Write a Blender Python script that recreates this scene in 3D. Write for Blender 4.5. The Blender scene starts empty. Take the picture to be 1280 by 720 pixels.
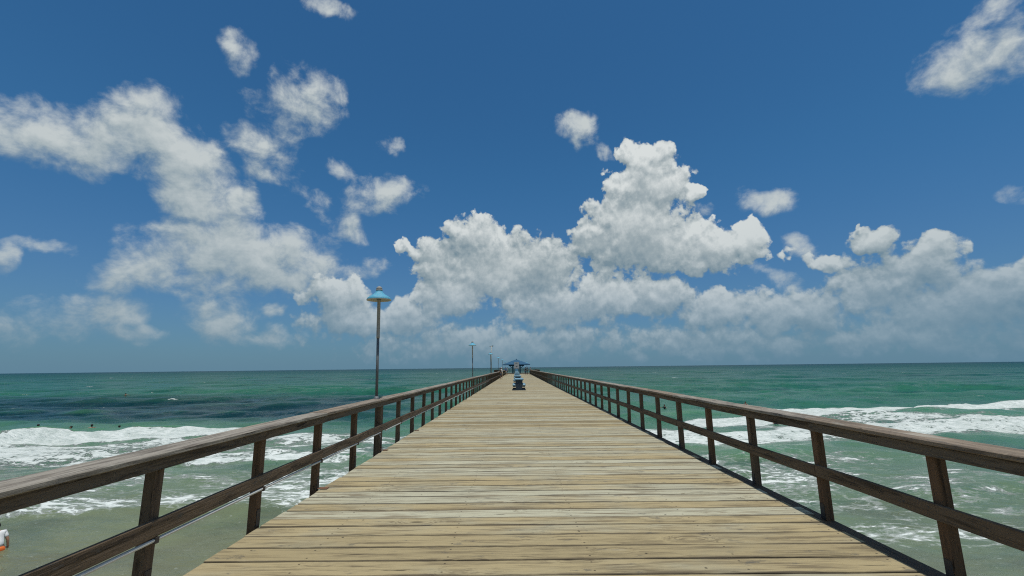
import bpy, bmesh, math, random
import numpy as np
from mathutils import Vector, Matrix

random.seed(7)
R = math.radians
sc = bpy.context.scene
COL = sc.collection

# ------------------------------------------------------------------ render set-up
sc.view_settings.view_transform = 'Standard'
sc.view_settings.look = 'None'
sc.view_settings.exposure = 0.0
sc.view_settings.gamma = 1.0
sc.render.engine = 'CYCLES'
sc.cycles.use_denoising = False
sc.cycles.pixel_filter_type = 'BLACKMAN_HARRIS'
sc.cycles.filter_width = 1.15
sc.cycles.use_adaptive_sampling = True
sc.cycles.adaptive_threshold = 0.012
sc.cycles.adaptive_min_samples = 12
sc.cycles.max_bounces = 6
sc.cycles.diffuse_bounces = 3
sc.cycles.glossy_bounces = 2
sc.cycles.sample_clamp_direct = 4.0
sc.cycles.sample_clamp_indirect = 2.0
sc.cycles.caustics_reflective = False
sc.cycles.caustics_refractive = False

EYE = 1.70
cam_d = bpy.data.cameras.new('camera')
cam = bpy.data.objects.new('camera', cam_d)
COL.objects.link(cam)
cam_d.sensor_width = 36.0
cam_d.lens = 550.0 / 1280.0 * 36.0
cam_d.clip_start = 0.05
cam_d.clip_end = 120000.0
cam.matrix_world = (Matrix.Translation((0, 0, EYE)) @ Matrix.Rotation(R(0.52), 4, 'Z')
                    @ Matrix.Rotation(R(90 + 10.25), 4, 'X') @ Matrix.Rotation(R(-0.67), 4, 'Z'))
sc.camera = cam

# ------------------------------------------------------------------ node helper
class NT:
    def __init__(s, tree):
        s.t = tree; s.n = tree.nodes; s.l = tree.links
    def node(s, typ, **kw):
        n = s.n.new(typ)
        for k, v in kw.items():
            setattr(n, k, v)
        return n
    def put(s, sock, v):
        if isinstance(v, bpy.types.NodeSocket):
            s.l.new(v, sock)
        elif v is not None:
            if sock.type == 'RGBA' and len(v) == 3:
                v = (*v, 1.0)
            sock.default_value = v
    def m(s, op, a, b=None, c=None, clamp=False):
        n = s.node('ShaderNodeMath', operation=op, use_clamp=clamp)
        for i, v in enumerate((a, b, c)):
            s.put(n.inputs[i], v)
        return n.outputs[0]
    def v(s, op, a, b=None, scale=None):
        n = s.node('ShaderNodeVectorMath', operation=op)
        s.put(n.inputs[0], a); s.put(n.inputs[1], b)
        if scale is not None: s.put(n.inputs['Scale'], scale)
        return n.outputs['Value'] if op in ('LENGTH', 'DOT_PRODUCT', 'DISTANCE') else n.outputs[0]
    def mix(s, f, a, b, blend='MIX'):
        n = s.node('ShaderNodeMix', data_type='RGBA', blend_type=blend)
        s.put(n.inputs[0], f); s.put(n.inputs[6], a); s.put(n.inputs[7], b)
        return n.outputs[2]
    def ramp(s, f, stops, interp='LINEAR'):
        n = s.node('ShaderNodeValToRGB'); cr = n.color_ramp; cr.interpolation = interp
        while len(cr.elements) < len(stops): cr.elements.new(0.5)
        for e, (p, c) in zip(cr.elements, stops):
            e.position = p; e.color = (*c, 1.0)
        s.put(n.inputs[0], f)
        return n.outputs[0]
    def smooth(s, x, lo, hi, a=0.0, b=1.0):
        n = s.node('ShaderNodeMapRange', interpolation_type='SMOOTHSTEP')
        for i, v in enumerate((x, lo, hi, a, b)):
            s.put(n.inputs[i], v)
        return n.outputs[0]
    def lin(s, x, lo, hi, a=0.0, b=1.0):
        n = s.node('ShaderNodeMapRange'); n.clamp = True
        for i, v in enumerate((x, lo, hi, a, b)):
            s.put(n.inputs[i], v)
        return n.outputs[0]
    def noise(s, vec, scale, detail=4.0, rough=0.5, lac=2.0, dist=0.0, color=False, dims='3D'):
        n = s.node('ShaderNodeTexNoise', noise_dimensions=dims)
        s.put(n.inputs['Vector'], vec)
        for k, v in (('Scale', scale), ('Detail', detail), ('Roughness', rough), ('Lacunarity', lac), ('Distortion', dist)):
            s.put(n.inputs[k], v)
        return n.outputs['Color' if color else 'Fac']
    def voro(s, vec, scale, feature='F1', detail=0.0, rough=0.5, out='Distance', smooth=None, dims='3D', rand=1.0):
        n = s.node('ShaderNodeTexVoronoi', feature=feature, voronoi_dimensions=dims)
        s.put(n.inputs['Vector'], vec); s.put(n.inputs['Scale'], scale)
        if 'Detail' in n.inputs: s.put(n.inputs['Detail'], detail); s.put(n.inputs['Roughness'], rough)
        if smooth is not None: s.put(n.inputs['Smoothness'], smooth)
        s.put(n.inputs['Randomness'], rand)
        return n.outputs[out]
    def comb(s, x, y, z=0.0):
        n = s.node('ShaderNodeCombineXYZ')
        for i, v in enumerate((x, y, z)): s.put(n.inputs[i], v)
        return n.outputs[0]
    def sep(s, v):
        n = s.node('ShaderNodeSeparateXYZ'); s.put(n.inputs[0], v)
        return n.outputs
    def bump(s, h, strength=0.3, dist=0.01, normal=None):
        n = s.node('ShaderNodeBump')
        s.put(n.inputs['Strength'], strength); s.put(n.inputs['Distance'], dist); s.put(n.inputs['Height'], h)
        if normal is not None: s.put(n.inputs['Normal'], normal)
        return n.outputs[0]

def new_mat(name):
    m = bpy.data.materials.new(name); m.use_nodes = True
    k = NT(m.node_tree)
    b = next(n for n in k.n if n.type == 'BSDF_PRINCIPLED')
    return m, k, b

# ------------------------------------------------------------------ light
SUN_DIR = Vector((0.10, -0.16, 1.0)).normalized()
SUN_EL = math.asin(SUN_DIR.z)
SUN_AZ = math.atan2(SUN_DIR.x, SUN_DIR.y)
sun_d = bpy.data.lights.new('sun', 'SUN'); sun_d.energy = 3.6; sun_d.angle = R(0.53); sun_d.color = (1.0, 0.965, 0.90)
sun = bpy.data.objects.new('sun', sun_d); COL.objects.link(sun)
sun.rotation_euler = SUN_DIR.to_track_quat('Z', 'Y').to_euler()

# ------------------------------------------------------------------ sky: Nishita plus far cumulus in it (azimuth and elevation in degrees)
CUMULUS = [
(17.53, 25.62, 4.29, 2.39, -9.42, 1.0), (17.97, 22.08, 6.21, 3.97, -9.36, 1.0), (15.99, 18.13, 7.54, 4.9, -7.05, 1.0), (16.29, 15.13, 9.11, 4.95, -5.56, 1.0),
(23.78, 13.87, 7.17, 3.61, -1.81, 1.0), (28.58, 14.18, 3.1, 2.65, -88.87, 1.0), (10.44, 16.28, 3.75, 2.83, -4.84, 1.0), (23.3, 20.84, 1.5, 1.1, -13.61, 1.0),
(-5.83, 16.99, 4.83, 3.07, 1.23, 1.0), (-2.63, 12.35, 10.11, 6.03, -0.17, 1.0), (3.24, 12.79, 6.38, 4.67, -1.58, 1.0), (-13.36, 14.72, 2.24, 1.63, -16.06, 0.8),
(-8.91, 9.01, 6.2, 3.92, 0.51, 1.0), (-10.54, 13.29, 4.64, 3.3, -27.23, 0.9), (-22.61, 8.99, 4.55, 2.9, 2.61, 1.0), (-20.61, 5.95, 6.65, 3.12, 1.05, 1.0),
(-14.4, 6.08, 5.42, 3.22, 0.26, 1.0), (4.68, 7.56, 8.33, 4.14, -1.26, 1.0), (11.92, 8.86, 6.04, 3.56, -2.45, 1.0), (17.78, 8.35, 6.18, 3.17, -3.25, 1.0),
(24.91, 6.63, 6.43, 3.2, -3.47, 1.0), (29.72, 5.38, 4.69, 3.05, -2.51, 1.0), (33.51, 5.55, 4.32, 2.93, -2.99, 1.0), (38.54, 7.3, 4.0, 3.3, -6.53, 0.85),
(43.02, 8.6, 4.6, 3.0, -12.4, 0.85), (44.16, 10.8, 2.9, 1.6, -5.29, 0.9), (39.78, 12.29, 2.67, 1.45, 2.3, 0.9), (35.56, 10.92, 3.93, 1.17, -20.92, 0.7),
(46.83, 6.13, 3.9, 2.98, -6.89, 1.0), (50.05, 6.03, 3.0, 2.67, -7.95, 1.0), (44.05, 4.62, 7.98, 3.56, -4.91, 1.0), (-2.67, 3.02, 24.8, 3.48, -0.56, 0.8),
(24.56, 2.62, 25.45, 2.79, -1.92, 0.75), (42.08, 2.14, 12.33, 2.57, -2.66, 0.75)]
FLEECE = [
(-49.54, 20.7, 4.02, 2.73, 12.0, 0.95), (-46.39, 21.44, 3.41, 2.85, 21.49, 0.9), (-42.72, 23.77, 3.56, 3.4, 82.76, 1.0), (-38.2, 20.08, 6.07, 3.87, -40.25, 1.0),
(-34.66, 18.04, 3.85, 2.71, -40.04, 0.9), (-34.87, 12.35, 7.01, 4.33, 1.73, 1.0), (-28.97, 12.58, 6.49, 3.5, 0.51, 1.0), (-41.37, 9.43, 3.7, 1.91, -0.01, 0.75),
(-37.61, 14.52, 2.81, 2.07, 14.14, 0.8), (-28.21, 30.11, 5.44, 3.53, 24.25, 0.85), (-35.27, 33.43, 2.17, 1.73, 29.57, 0.75), (-25.81, 40.21, 3.05, 1.05, 0.27, 0.7),
(-32.03, 24.01, 3.97, 2.47, -17.98, 0.8), (-27.47, 21.06, 4.29, 1.3, -38.75, 0.45), (-17.67, 21.35, 5.08, 2.29, 15.18, 0.75), (-21.69, 17.3, 2.43, 1.56, -41.26, 0.6),
(-22.54, 23.63, 2.18, 0.97, -36.98, 0.45), (-16.92, 27.28, 1.57, 1.1, 9.74, 0.6), (-44.12, 5.26, 4.7, 1.96, 15.56, 0.75), (-50.01, 9.64, 1.47, 0.89, 64.18, 0.7),
(-49.12, 4.54, 2.27, 2.15, -38.73, 0.6), (-47.79, 11.33, 2.79, 0.64, 11.04, 0.5), (-33.51, 5.48, 3.7, 3.13, -3.12, 0.78), (-41.67, 3.86, 3.04, 1.21, -12.1, 0.65),
(-29.32, 6.4, 1.3, 0.99, 29.94, 0.7), (-19.99, 12.17, 3.07, 1.66, 24.71, 0.6), (-30.67, 3.37, 4.66, 1.6, 0.73, 0.6), (9.27, 29.6, 3.53, 2.01, -5.69, 1.0),
(12.37, 26.71, 1.66, 0.77, -39.23, 0.55), (31.06, 18.1, 3.08, 1.4, -12.23, 0.85), (24.18, 18.37, 1.37, 0.93, -11.34, 0.6), (49.59, 25.86, 4.01, 2.97, -18.93, 0.9),
(51.3, 26.99, 2.31, 1.4, 30.52, 0.6), (50.98, 29.32, 1.75, 1.17, 6.76, 0.7), (50.16, 14.24, 1.13, 0.9, -34.04, 0.45), (33.55, 12.52, 2.13, 0.95, -54.27, 0.6),
(31.68, 9.24, 3.12, 1.04, -30.04, 0.5)]

for i in (0, 1, 2, 3, 4, 5, 6, 7):           # the great left-hand cloud is fuller than the rest
    q = FLEECE[i]; FLEECE[i] = (q[0], q[1], q[2] * 1.12, q[3] * 1.15, q[4], q[5] * 1.15)
for i in range(9, len(FLEECE)):
    q = FLEECE[i]; FLEECE[i] = q[:5] + (q[5] * (0.88 if q[1] > 10 else 0.96),)
FLEECE += [(-33.5, 15.6, 3.6, 2.6, -20, 1.1), (-31.5, 11.8, 5.0, 3.4, 0, 1.15), (-36.5, 17.4, 3.6, 2.4, -30, 1.1)]

world = bpy.data.worlds.new('World'); sc.world = world; world.use_nodes = True
k = NT(world.node_tree); k.n.clear()
SKY_STR = 0.10
world.cycles.sampling_method = 'MANUAL'; world.cycles.sample_map_resolution = 256
sky = k.node('ShaderNodeTexSky', sky_type='NISHITA', sun_disc=False)
sky.sun_elevation = SUN_EL; sky.sun_rotation = SUN_AZ
sky.altitude = 0.0; sky.air_density = 1.0; sky.dust_density = 0.6; sky.ozone_density = 2.5
dirv = k.v('NORMALIZE', k.node('ShaderNodeTexCoord').outputs['Generated'])
dx, dy, dz = k.sep(dirv)
az = k.m('MULTIPLY', k.m('ARCTAN2', dx, dy), 180 / math.pi)
el = k.m('MULTIPLY', k.m('ARCSINE', dz), 180 / math.pi)
P0 = k.comb(az, el, 0.0)

def cloud_field(k, P, blobs, warp_amp, warp_scale):
    w1 = k.v('SUBTRACT', k.noise(P, warp_scale, 3.0, 0.55, color=True, dims='2D'), (0.5, 0.5, 0.5))
    Pw = k.v('ADD', P, k.v('SCALE', w1, scale=warp_amp))
    f = None
    for i, (a, e, rx, ry, rot, s) in enumerate(blobs):
        if i and i % 6 == 0:           # chains the groups so that few values are alive at once
            Pw = k.v('ADD', Pw, k.comb(k.m('MULTIPLY', f, 1e-7), 0.0, 0.0))
        mp = k.node('ShaderNodeMapping', vector_type='TEXTURE')
        mp.inputs['Location'].default_value = (a, e, 0)
        mp.inputs['Rotation'].default_value = (0, 0, R(rot))
        mp.inputs['Scale'].default_value = (rx, ry, 1000)
        k.put(mp.inputs['Vector'], Pw)
        r2 = k.v('DOT_PRODUCT', mp.outputs[0], mp.outputs[0])
        g = k.m('MULTIPLY_ADD', r2, -s, s)
        f = g if f is None else k.m('SMOOTH_MAX', f, g, 0.25)
    return k.m('MAXIMUM', f, -1.0)

def dens_cumulus(k, P, blobs):
    f = cloud_field(k, P, blobs, 3.0, 0.34)
    Pn = k.v('ADD', P, k.v('SCALE', k.v('SUBTRACT', k.noise(P, 0.9, 3.0, 0.6, color=True, dims='2D'), (0.5, 0.5, 0.5)), scale=1.1))
    v = k.voro(Pn, 0.30, 'SMOOTH_F1', detail=3.2, rough=0.50, smooth=0.45, dims='2D')
    n = k.noise(P, 0.34, 8.0, 0.64, dims='2D')
    v2 = k.voro(Pn, 0.95, 'SMOOTH_F1', detail=1.5, rough=0.5, smooth=0.4, dims='2D')
    v = k.m('MULTIPLY_ADD', k.m('SUBTRACT', v2, 0.42), 0.26, v)
    edge = k.m('MULTIPLY', k.smooth(f, 1.05, 0.40, 0.42, 1.0), k.smooth(f, -0.45, 0.0, 0.35, 1.0))
    d = k.m('MULTIPLY_ADD', k.m('SUBTRACT', v, 0.42), k.m('MULTIPLY', edge, -0.95), k.m('ADD', k.m('MULTIPLY_ADD', k.m('MINIMUM', f, 0.05), 1.1, f), 0.26))
    return k.m('MULTIPLY_ADD', k.m('SUBTRACT', n, 0.5), k.m('MULTIPLY', edge, 1.15), d)
def dens_fleece(k, P, blobs):
    f = cloud_field(k, P, blobs, 2.6, 0.24)
    n = k.noise(k.v('MULTIPLY', P, (0.9, 1.1, 1.0)), 0.30, 9.0, 0.60, dist=0.15, dims='2D')
    return k.m('MULTIPLY_ADD', n, 2.5, k.m('SUBTRACT', f, 1.10))

def density(fn, blobs):
    """the density of one set of clouds as a node group, so that it can be sampled several times"""
    tr = bpy.data.node_groups.new('cloud_density', 'ShaderNodeTree')
    tr.interface.new_socket('P', in_out='INPUT', socket_type='NodeSocketVector')
    tr.interface.new_socket('D', in_out='OUTPUT', socket_type='NodeSocketFloat')
    q = NT(tr)
    gi, go = q.node('NodeGroupInput'), q.node('NodeGroupOutput')
    q.l.new(fn(q, gi.outputs[0], blobs), go.inputs[0])
    def sample(P):
        n = k.node('ShaderNodeGroup'); n.node_tree = tr
        k.put(n.inputs[0], P)
        return n.outputs[0]
    return sample
G = 1.0 / SKY_STR
def cs(c): return tuple(x * G for x in c)
# air in between: low clouds and low sky fade into the horizon tone
hz = k.m('POWER', 2.718, k.m('MULTIPLY', k.m('MAXIMUM', el, 0.0), -1 / 7.0))
haze_c = cs((0.122, 0.236, 0.330))
skyc = k.mix(1.0, sky.outputs[0], k.mix(k.smooth(el, 3.0, 26.0), (0.27, 0.50, 0.74), (0.255, 0.62, 0.82)), 'MULTIPLY')
skyc = k.mix(k.m('MULTIPLY', hz, 0.88), skyc, haze_c)
def background(col):
    bg = k.node('ShaderNodeBackground'); k.put(bg.inputs[0], col); bg.inputs[1].default_value = SKY_STR
    return bg.outputs[0]
def near(blobs, a0, a1):
    out = []
    for b_ in blobs:
        c_, s_ = math.cos(R(b_[4])), math.sin(R(b_[4]))
        ex = math.hypot(b_[2] * c_, b_[3] * s_) * 1.25 + 1.6
        if b_[0] + ex > a0 and b_[0] - ex < a1: out.append(b_)
    return out
def sector(a0, a1):
    col = skyc
    fb, cb = near(FLEECE, a0, a1), near(CUMULUS, a0, a1)
    if fb:
        D = density(dens_fleece, fb)
        fd = D(P0)
        f1, f2 = D(k.v('ADD', P0, (0.15, 0.7, 0.0))), D(k.v('ADD', P0, (0.5, 2.6, 0.0)))
        fl = k.m('MULTIPLY_ADD', k.m('SUBTRACT', fd, f1), 0.38, 0.56)
        fl = k.m('MULTIPLY_ADD', k.m('SUBTRACT', fd, f2), 0.28, fl, clamp=True)
        fa = k.m('MULTIPLY', k.smooth(fd, -0.05, 1.25), 0.96)
        fcol = k.mix(fl, cs((0.21, 0.295, 0.345)), cs((0.57, 0.615, 0.615)))
        fcol = k.mix(k.m('MULTIPLY', hz, 0.92, clamp=True), fcol, haze_c)
        col = k.mix(fa, col, fcol)
    if cb:
        D = density(dens_cumulus, cb)
        cd = D(P0)
        c1, c2 = D(k.v('ADD', P0, (0.15, 0.7, 0.0))), D(k.v('ADD', P0, (0.5, 2.6, 0.0)))
        def lim(x): return k.m('MAXIMUM', k.m('MINIMUM', x, 1.5), -0.15)
        df1 = k.m('SUBTRACT', lim(cd), lim(c1)); df2 = k.m('SUBTRACT', lim(cd), lim(c2))
        cl = k.m('MULTIPLY_ADD', df1, 0.62, 0.50)
        cl = k.m('MULTIPLY_ADD', df2, 0.20, cl)
        fine = k.noise(P0, 1.1, 6.0, 0.65, dims='2D')
        cl = k.m('MULTIPLY_ADD', k.m('SUBTRACT', fine, 0.5), 0.45, cl)
        tone = k.noise(P0, 0.085, 3.0, 0.5, dims='2D')
        cl = k.m('MULTIPLY_ADD', k.m('SUBTRACT', tone, 0.5), 0.75, cl, clamp=True)
        soft = k.smooth(el, 14.0, 4.0)
        ca = k.m('MULTIPLY', k.smooth(cd, 0.0, k.m('MULTIPLY_ADD', soft, 0.42, 0.30)), k.m('MULTIPLY_ADD', soft, -0.18, 1.0))
        ccol = k.ramp(cl, [(0.0, cs((0.19, 0.265, 0.315))), (0.45, cs((0.36, 0.42, 0.445))), (1.0, cs((0.70, 0.735, 0.73)))])
        hzc = k.m('POWER', 2.718, k.m('MULTIPLY', k.m('MAXIMUM', el, 0.0), k.lin(az, 24.0, 42.0, -1 / 8.0, -1 / 11.5)))
        ccol = k.mix(k.m('MULTIPLY', hzc, 0.97, clamp=True), ccol, k.mix(k.smooth(el, 2.0, 12.0), haze_c, cs((0.17, 0.275, 0.34))))
        col = k.mix(ca, col, ccol)
    return background(col)
def mixs(f, a, b_):
    n = k.node('ShaderNodeMixShader'); k.put(n.inputs[0], f); k.put(n.inputs[1], a); k.put(n.inputs[2], b_)
    return n.outputs[0]
cuts = [-27.0, -12.0, 3.0, 20.0, 34.0]
bounds = [-80.0] + cuts + [80.0]
secs = [sector(bounds[i], bounds[i + 1]) for i in range(len(bounds) - 1)]
acc = secs[-1]
for i in range(len(secs) - 2, -1, -1):
    acc = mixs(k.m('LESS_THAN', az, bounds[i + 1]), acc, secs[i])
front = k.m('MULTIPLY', k.m('LESS_THAN', k.m('ABSOLUTE', az), 62.0), k.m('MULTIPLY', k.m('LESS_THAN', el, 46.0), k.m('GREATER_THAN', el, -0.6)))
wo = k.node('ShaderNodeOutputWorld'); # unseen clouds overhead and behind the viewer, added to whiten the fill light
other = k.smooth(k.noise(dirv, 2.2, 5.0, 0.6), 0.44, 0.66)
k.l.new(mixs(front, background(k.mix(k.m('MULTIPLY', other, k.smooth(el, 70.0, 46.0, 0.75, 0.9)), skyc, cs((0.50, 0.53, 0.53)))), acc), wo.inputs[0])

# ------------------------------------------------------------------ materials
def wood(name, axis, c_a, c_b, c_dark, grain=22.0, stretch=0.045, bump=0.35, knots=True, rough=0.85, stain=0.0, island=True, edges=False, vary=0.28, pale_amt=0.35):
    m, k, b = new_mat(name)
    g = k.node('ShaderNodeNewGeometry')
    p = g.outputs['Position']
    rnd = g.outputs['Random Per Island'] if island else k.node('ShaderNodeObjectInfo').outputs['Random']
    off = k.comb(k.m('MULTIPLY', rnd, 37.0), k.m('MULTIPLY', rnd, 91.0), k.m('MULTIPLY', rnd, 53.0))
    pp = k.v('ADD', p, off)
    sc_ = [1, 1, 1]; sc_[axis] = stretch
    # knots bend the grain round themselves
    kv = [1, 1, 1]; kv[axis] = 0.38
    kd = k.voro(k.v('MULTIPLY', pp, tuple(kv)), 2.1, 'F1')
    kmask = k.smooth(kd, 0.085, 0.03)
    bend = k.m('MULTIPLY', k.smooth(kd, 0.30, 0.0), 0.13)
    gp = k.v('ADD', k.v('MULTIPLY', pp, tuple(sc_)), k.comb(bend, bend, bend))
    wav = k.noise(k.v('MULTIPLY', pp, tuple(0.5 * s + 0.12 for s in sc_)), 1.4, 2.0, 0.5, color=True)
    gp = k.v('ADD', gp, k.v('SCALE', wav, scale=0.06))
    g1 = k.noise(gp, grain, 6.0, 0.62)
    g2 = k.noise(gp, grain * 3.3, 4.0, 0.65)
    big = k.noise(k.v('MULTIPLY', pp, tuple(min(1, s * 8) for s in sc_)), 1.7, 5.0, 0.6)
    col = k.mix(k.smooth(k.m('ADD', big, k.m('MULTIPLY_ADD', rnd, 0.7, -0.35)), 0.30, 0.72), c_a, c_b)
    streak = k.smooth(g1, 0.50, 0.72)
    col = k.mix(k.m('MULTIPLY', streak, 0.68), col, c_dark)
    fine = k.smooth(g2, 0.52, 0.74)
    col = k.mix(k.m('MULTIPLY', fine, 0.60), col, c_dark)
    crack = k.smooth(k.noise(gp, grain * 1.35, 3.0, 0.7), 0.665, 0.70)
    col = k.mix(k.m('MULTIPLY', crack, 0.75), col, tuple(x * 0.28 for x in c_dark))
    if knots:
        col = k.mix(k.m('MULTIPLY', kmask, 0.75), col, tuple(x * 0.6 for x in c_dark))
    if stain:
        st = k.smooth(k.noise(k.v('MULTIPLY', pp, tuple(0.35 if i == axis else 1.6 for i in range(3))), 1.9, 6.0, 0.66), 0.57, 0.72)
        col = k.mix(k.m('MULTIPLY', st, stain), col, tuple(x * 0.75 for x in c_dark))
        pale = k.smooth(k.noise(k.v('MULTIPLY', pp, tuple(0.5 if i == axis else 2.2 for i in range(3))), 2.4, 5.0, 0.6), 0.60, 0.76)
        col = k.mix(k.m('MULTIPLY', pale, pale_amt), col, (0.47, 0.45, 0.38))
        mid = k.noise(k.v('ADD', k.v('MULTIPLY', pp, tuple(1.1 if i == axis else 13.0 for i in range(3))), k.comb(k.m('MULTIPLY', bend, 40.0), 0.0, 0.0)), 1.0, 5.0, 0.65)
        col = k.mix(k.m('MULTIPLY', k.smooth(mid, 0.49, 0.66), 0.72), col, tuple(x * 1.25 for x in c_dark))
        smudge = k.m('MULTIPLY', k.smooth(k.noise(k.v('MULTIPLY', pp, tuple(2.0 if i == axis else 5.0 for i in range(3))), 1.6, 6.0, 0.7), 0.585, 0.66), k.smooth(g1, 0.36, 0.55))
        col = k.mix(k.m('MULTIPLY', smudge, 0.65), col, (0.085, 0.085, 0.08))
    if edges:
        ac = k.node('ShaderNodeAttribute', attribute_name='across').outputs['Fac']
        ed = k.m('ABSOLUTE', k.m('SUBTRACT', ac, 0.5))
        en = k.noise(k.v('MULTIPLY', pp, (0.9, 6.0, 1.0)), 1.7, 5.0, 0.65)
        dirt_e = k.smooth(k.m('MULTIPLY_ADD', en, 0.20, ed), 0.54, 0.60)
        col = k.mix(k.m('MULTIPLY', dirt_e, 0.75), col, (0.065, 0.052, 0.038))
        gx, gy, gz = k.sep(p)
        nx_ = k.m('ABSOLUTE', k.m('SUBTRACT', k.m('FLOORED_MODULO', k.m('MULTIPLY_ADD', rnd, 0.05, gx), 1.30), 0.65))
        ny_ = k.m('MULTIPLY', k.m('ABSOLUTE', k.m('SUBTRACT', ed, 0.30)), 0.29)
        nd = k.m('SQRT', k.m('ADD', k.m('MULTIPLY', nx_, nx_), k.m('MULTIPLY', ny_, ny_)))
        col = k.mix(k.m('MULTIPLY', k.smooth(nd, 0.013, 0.007), 0.8), col, (0.035, 0.026, 0.02))
        nails = k.smooth(k.voro(k.v('MULTIPLY', pp, (1.0, 1.0, 0.0)), 2.6, 'F1'), 0.040, 0.028)
        col = k.mix(k.m('MULTIPLY', nails, 0.8), col, (0.03, 0.025, 0.02))
    val = k.m('MULTIPLY_ADD', rnd, vary, 1.0 - vary / 2)
    col = k.mix(1.0, col, k.comb(val, val, val), 'MULTIPLY')
    k.put(b.inputs['Base Color'], col)
    b.inputs['Roughness'].default_value = rough
    b.inputs['Specular IOR Level'].default_value = 0.25
    h = k.m('SUBTRACT', k.m('MULTIPLY_ADD', g2, 0.5, g1), k.m('MULTIPLY', crack, 0.9))
    k.put(b.inputs['Normal'], k.bump(h, bump, 0.012))
    return m

M_DECK = wood('deck_wood', 0, (0.390, 0.315, 0.172), (0.345, 0.328, 0.235), (0.11, 0.084, 0.050), grain=16, stretch=0.05, bump=0.7, stain=0.5, edges=True, vary=0.52)
M_RAIL = wood('rail_wood', 1, (0.150, 0.108, 0.070), (0.118, 0.096, 0.072), (0.018, 0.014, 0.010), grain=22, stretch=0.06, bump=1.0, island=False, stain=0.5, pale_amt=0.0)
M_CAP = wood('cap_wood', 1, (0.26, 0.205, 0.150), (0.26, 0.235, 0.195), (0.055, 0.044, 0.034), grain=20, stretch=0.05, bump=1.0, island=False, stain=0.55, pale_amt=0.6)
M_POST = wood('post_wood', 2, (0.150, 0.090, 0.050), (0.115, 0.082, 0.054), (0.022, 0.015, 0.010), grain=22, stretch=0.07, bump=0.9, island=False)
M_BEAM = wood('beam_wood', 1, (0.095, 0.064, 0.038), (0.08, 0.058, 0.038), (0.03, 0.02, 0.013), grain=18, stretch=0.06, bump=0.5)

def paint(name, c, rough=0.5, metal=0.0, var=0.25, scale=9.0, dirt=None, dirt_amt=0.5, spec=0.4):
    m, k, b = new_mat(name)
    p = k.node('ShaderNodeNewGeometry').outputs['Position']
    n = k.noise(p, scale, 6.0, 0.65)
    col = k.mix(k.m('MULTIPLY', k.smooth(n, 0.35, 0.7), var), c, tuple(x * 0.6 for x in c))
    if dirt:
        d = k.smooth(k.noise(p, scale * 2.7, 6.0, 0.7), 0.52, 0.68)
        col = k.mix(k.m('MULTIPLY', d, dirt_amt), col, dirt)
    k.put(b.inputs['Base Color'], col)
    k.put(b.inputs['Roughness'], k.lin(n, 0.3, 0.7, rough - 0.08, rough + 0.12))
    b.inputs['Metallic'].default_value = metal
    b.inputs['Specular IOR Level'].default_value = spec
    k.put(b.inputs['Normal'], k.bump(n, 0.12, 0.004))
    return m

M_SHADE = paint('lamp_blue_enamel', (0.075, 0.33, 0.47), 0.6, dirt=(0.42, 0.50, 0.50), dirt_amt=0.55, scale=14)
M_INNER = paint('lamp_white_enamel', (0.62, 0.60, 0.54), 0.55, dirt=(0.30, 0.24, 0.16), dirt_amt=0.4)
M_GALV = paint('galvanised_steel', (0.34, 0.33, 0.30), 0.55, metal=0.35, dirt=(0.20, 0.15, 0.10), dirt_amt=0.5, scale=12)
M_DARKPOLE = paint('weathered_pole', (0.125, 0.14, 0.15), 0.6, metal=0.2, dirt=(0.22, 0.20, 0.18), dirt_amt=0.5, scale=12)
M_CAPGREY = paint('cast_finial', (0.30, 0.29, 0.26), 0.7, dirt=(0.09, 0.08, 0.07), dirt_amt=0.6, scale=18)
M_PVC = paint('white_conduit', (0.62, 0.62, 0.58), 0.65, dirt=(0.40, 0.38, 0.33), dirt_amt=0.35)
M_CABLE = paint('black_cable', (0.03, 0.03, 0.03), 0.5)
M_BRACKET = paint('bracket_steel', (0.07, 0.065, 0.06), 0.6, metal=0.4, dirt=(0.18, 0.085, 0.04), dirt_amt=0.6, scale=20)
M_RUST = paint('rusty_plate', (0.17, 0.085, 0.045), 0.8, dirt=(0.06, 0.045, 0.035), dirt_amt=0.6, scale=25)
M_BLUE = paint('bench_blue', (0.12, 0.30, 0.46), 0.5, dirt=(0.25, 0.34, 0.38), dirt_amt=0.3)
M_PALEBLUE = paint('bench_pale_blue', (0.12, 0.26, 0.35), 0.5, dirt=(0.40, 0.46, 0.48), dirt_amt=0.4)
M_NAVY = paint('bench_dark_blue', (0.016, 0.032, 0.050), 0.6, dirt=(0.03, 0.05, 0.06), dirt_amt=0.4)
M_ROOF = paint('pavilion_blue_roof', (0.010, 0.075, 0.150), 0.7, dirt=(0.02, 0.10, 0.17), dirt_amt=0.35, scale=3)
M_TEAL = paint('pavilion_teal_paint', (0.025, 0.11, 0.16), 0.55, scale=4)
M_SIGN = paint('grey_board', (0.42, 0.42, 0.41), 0.6, scale=3, dirt=(0.20, 0.20, 0.20), dirt_amt=0.5)
M_SIGNMARK = paint('dark_board_mark', (0.10, 0.11, 0.12), 0.6)

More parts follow.
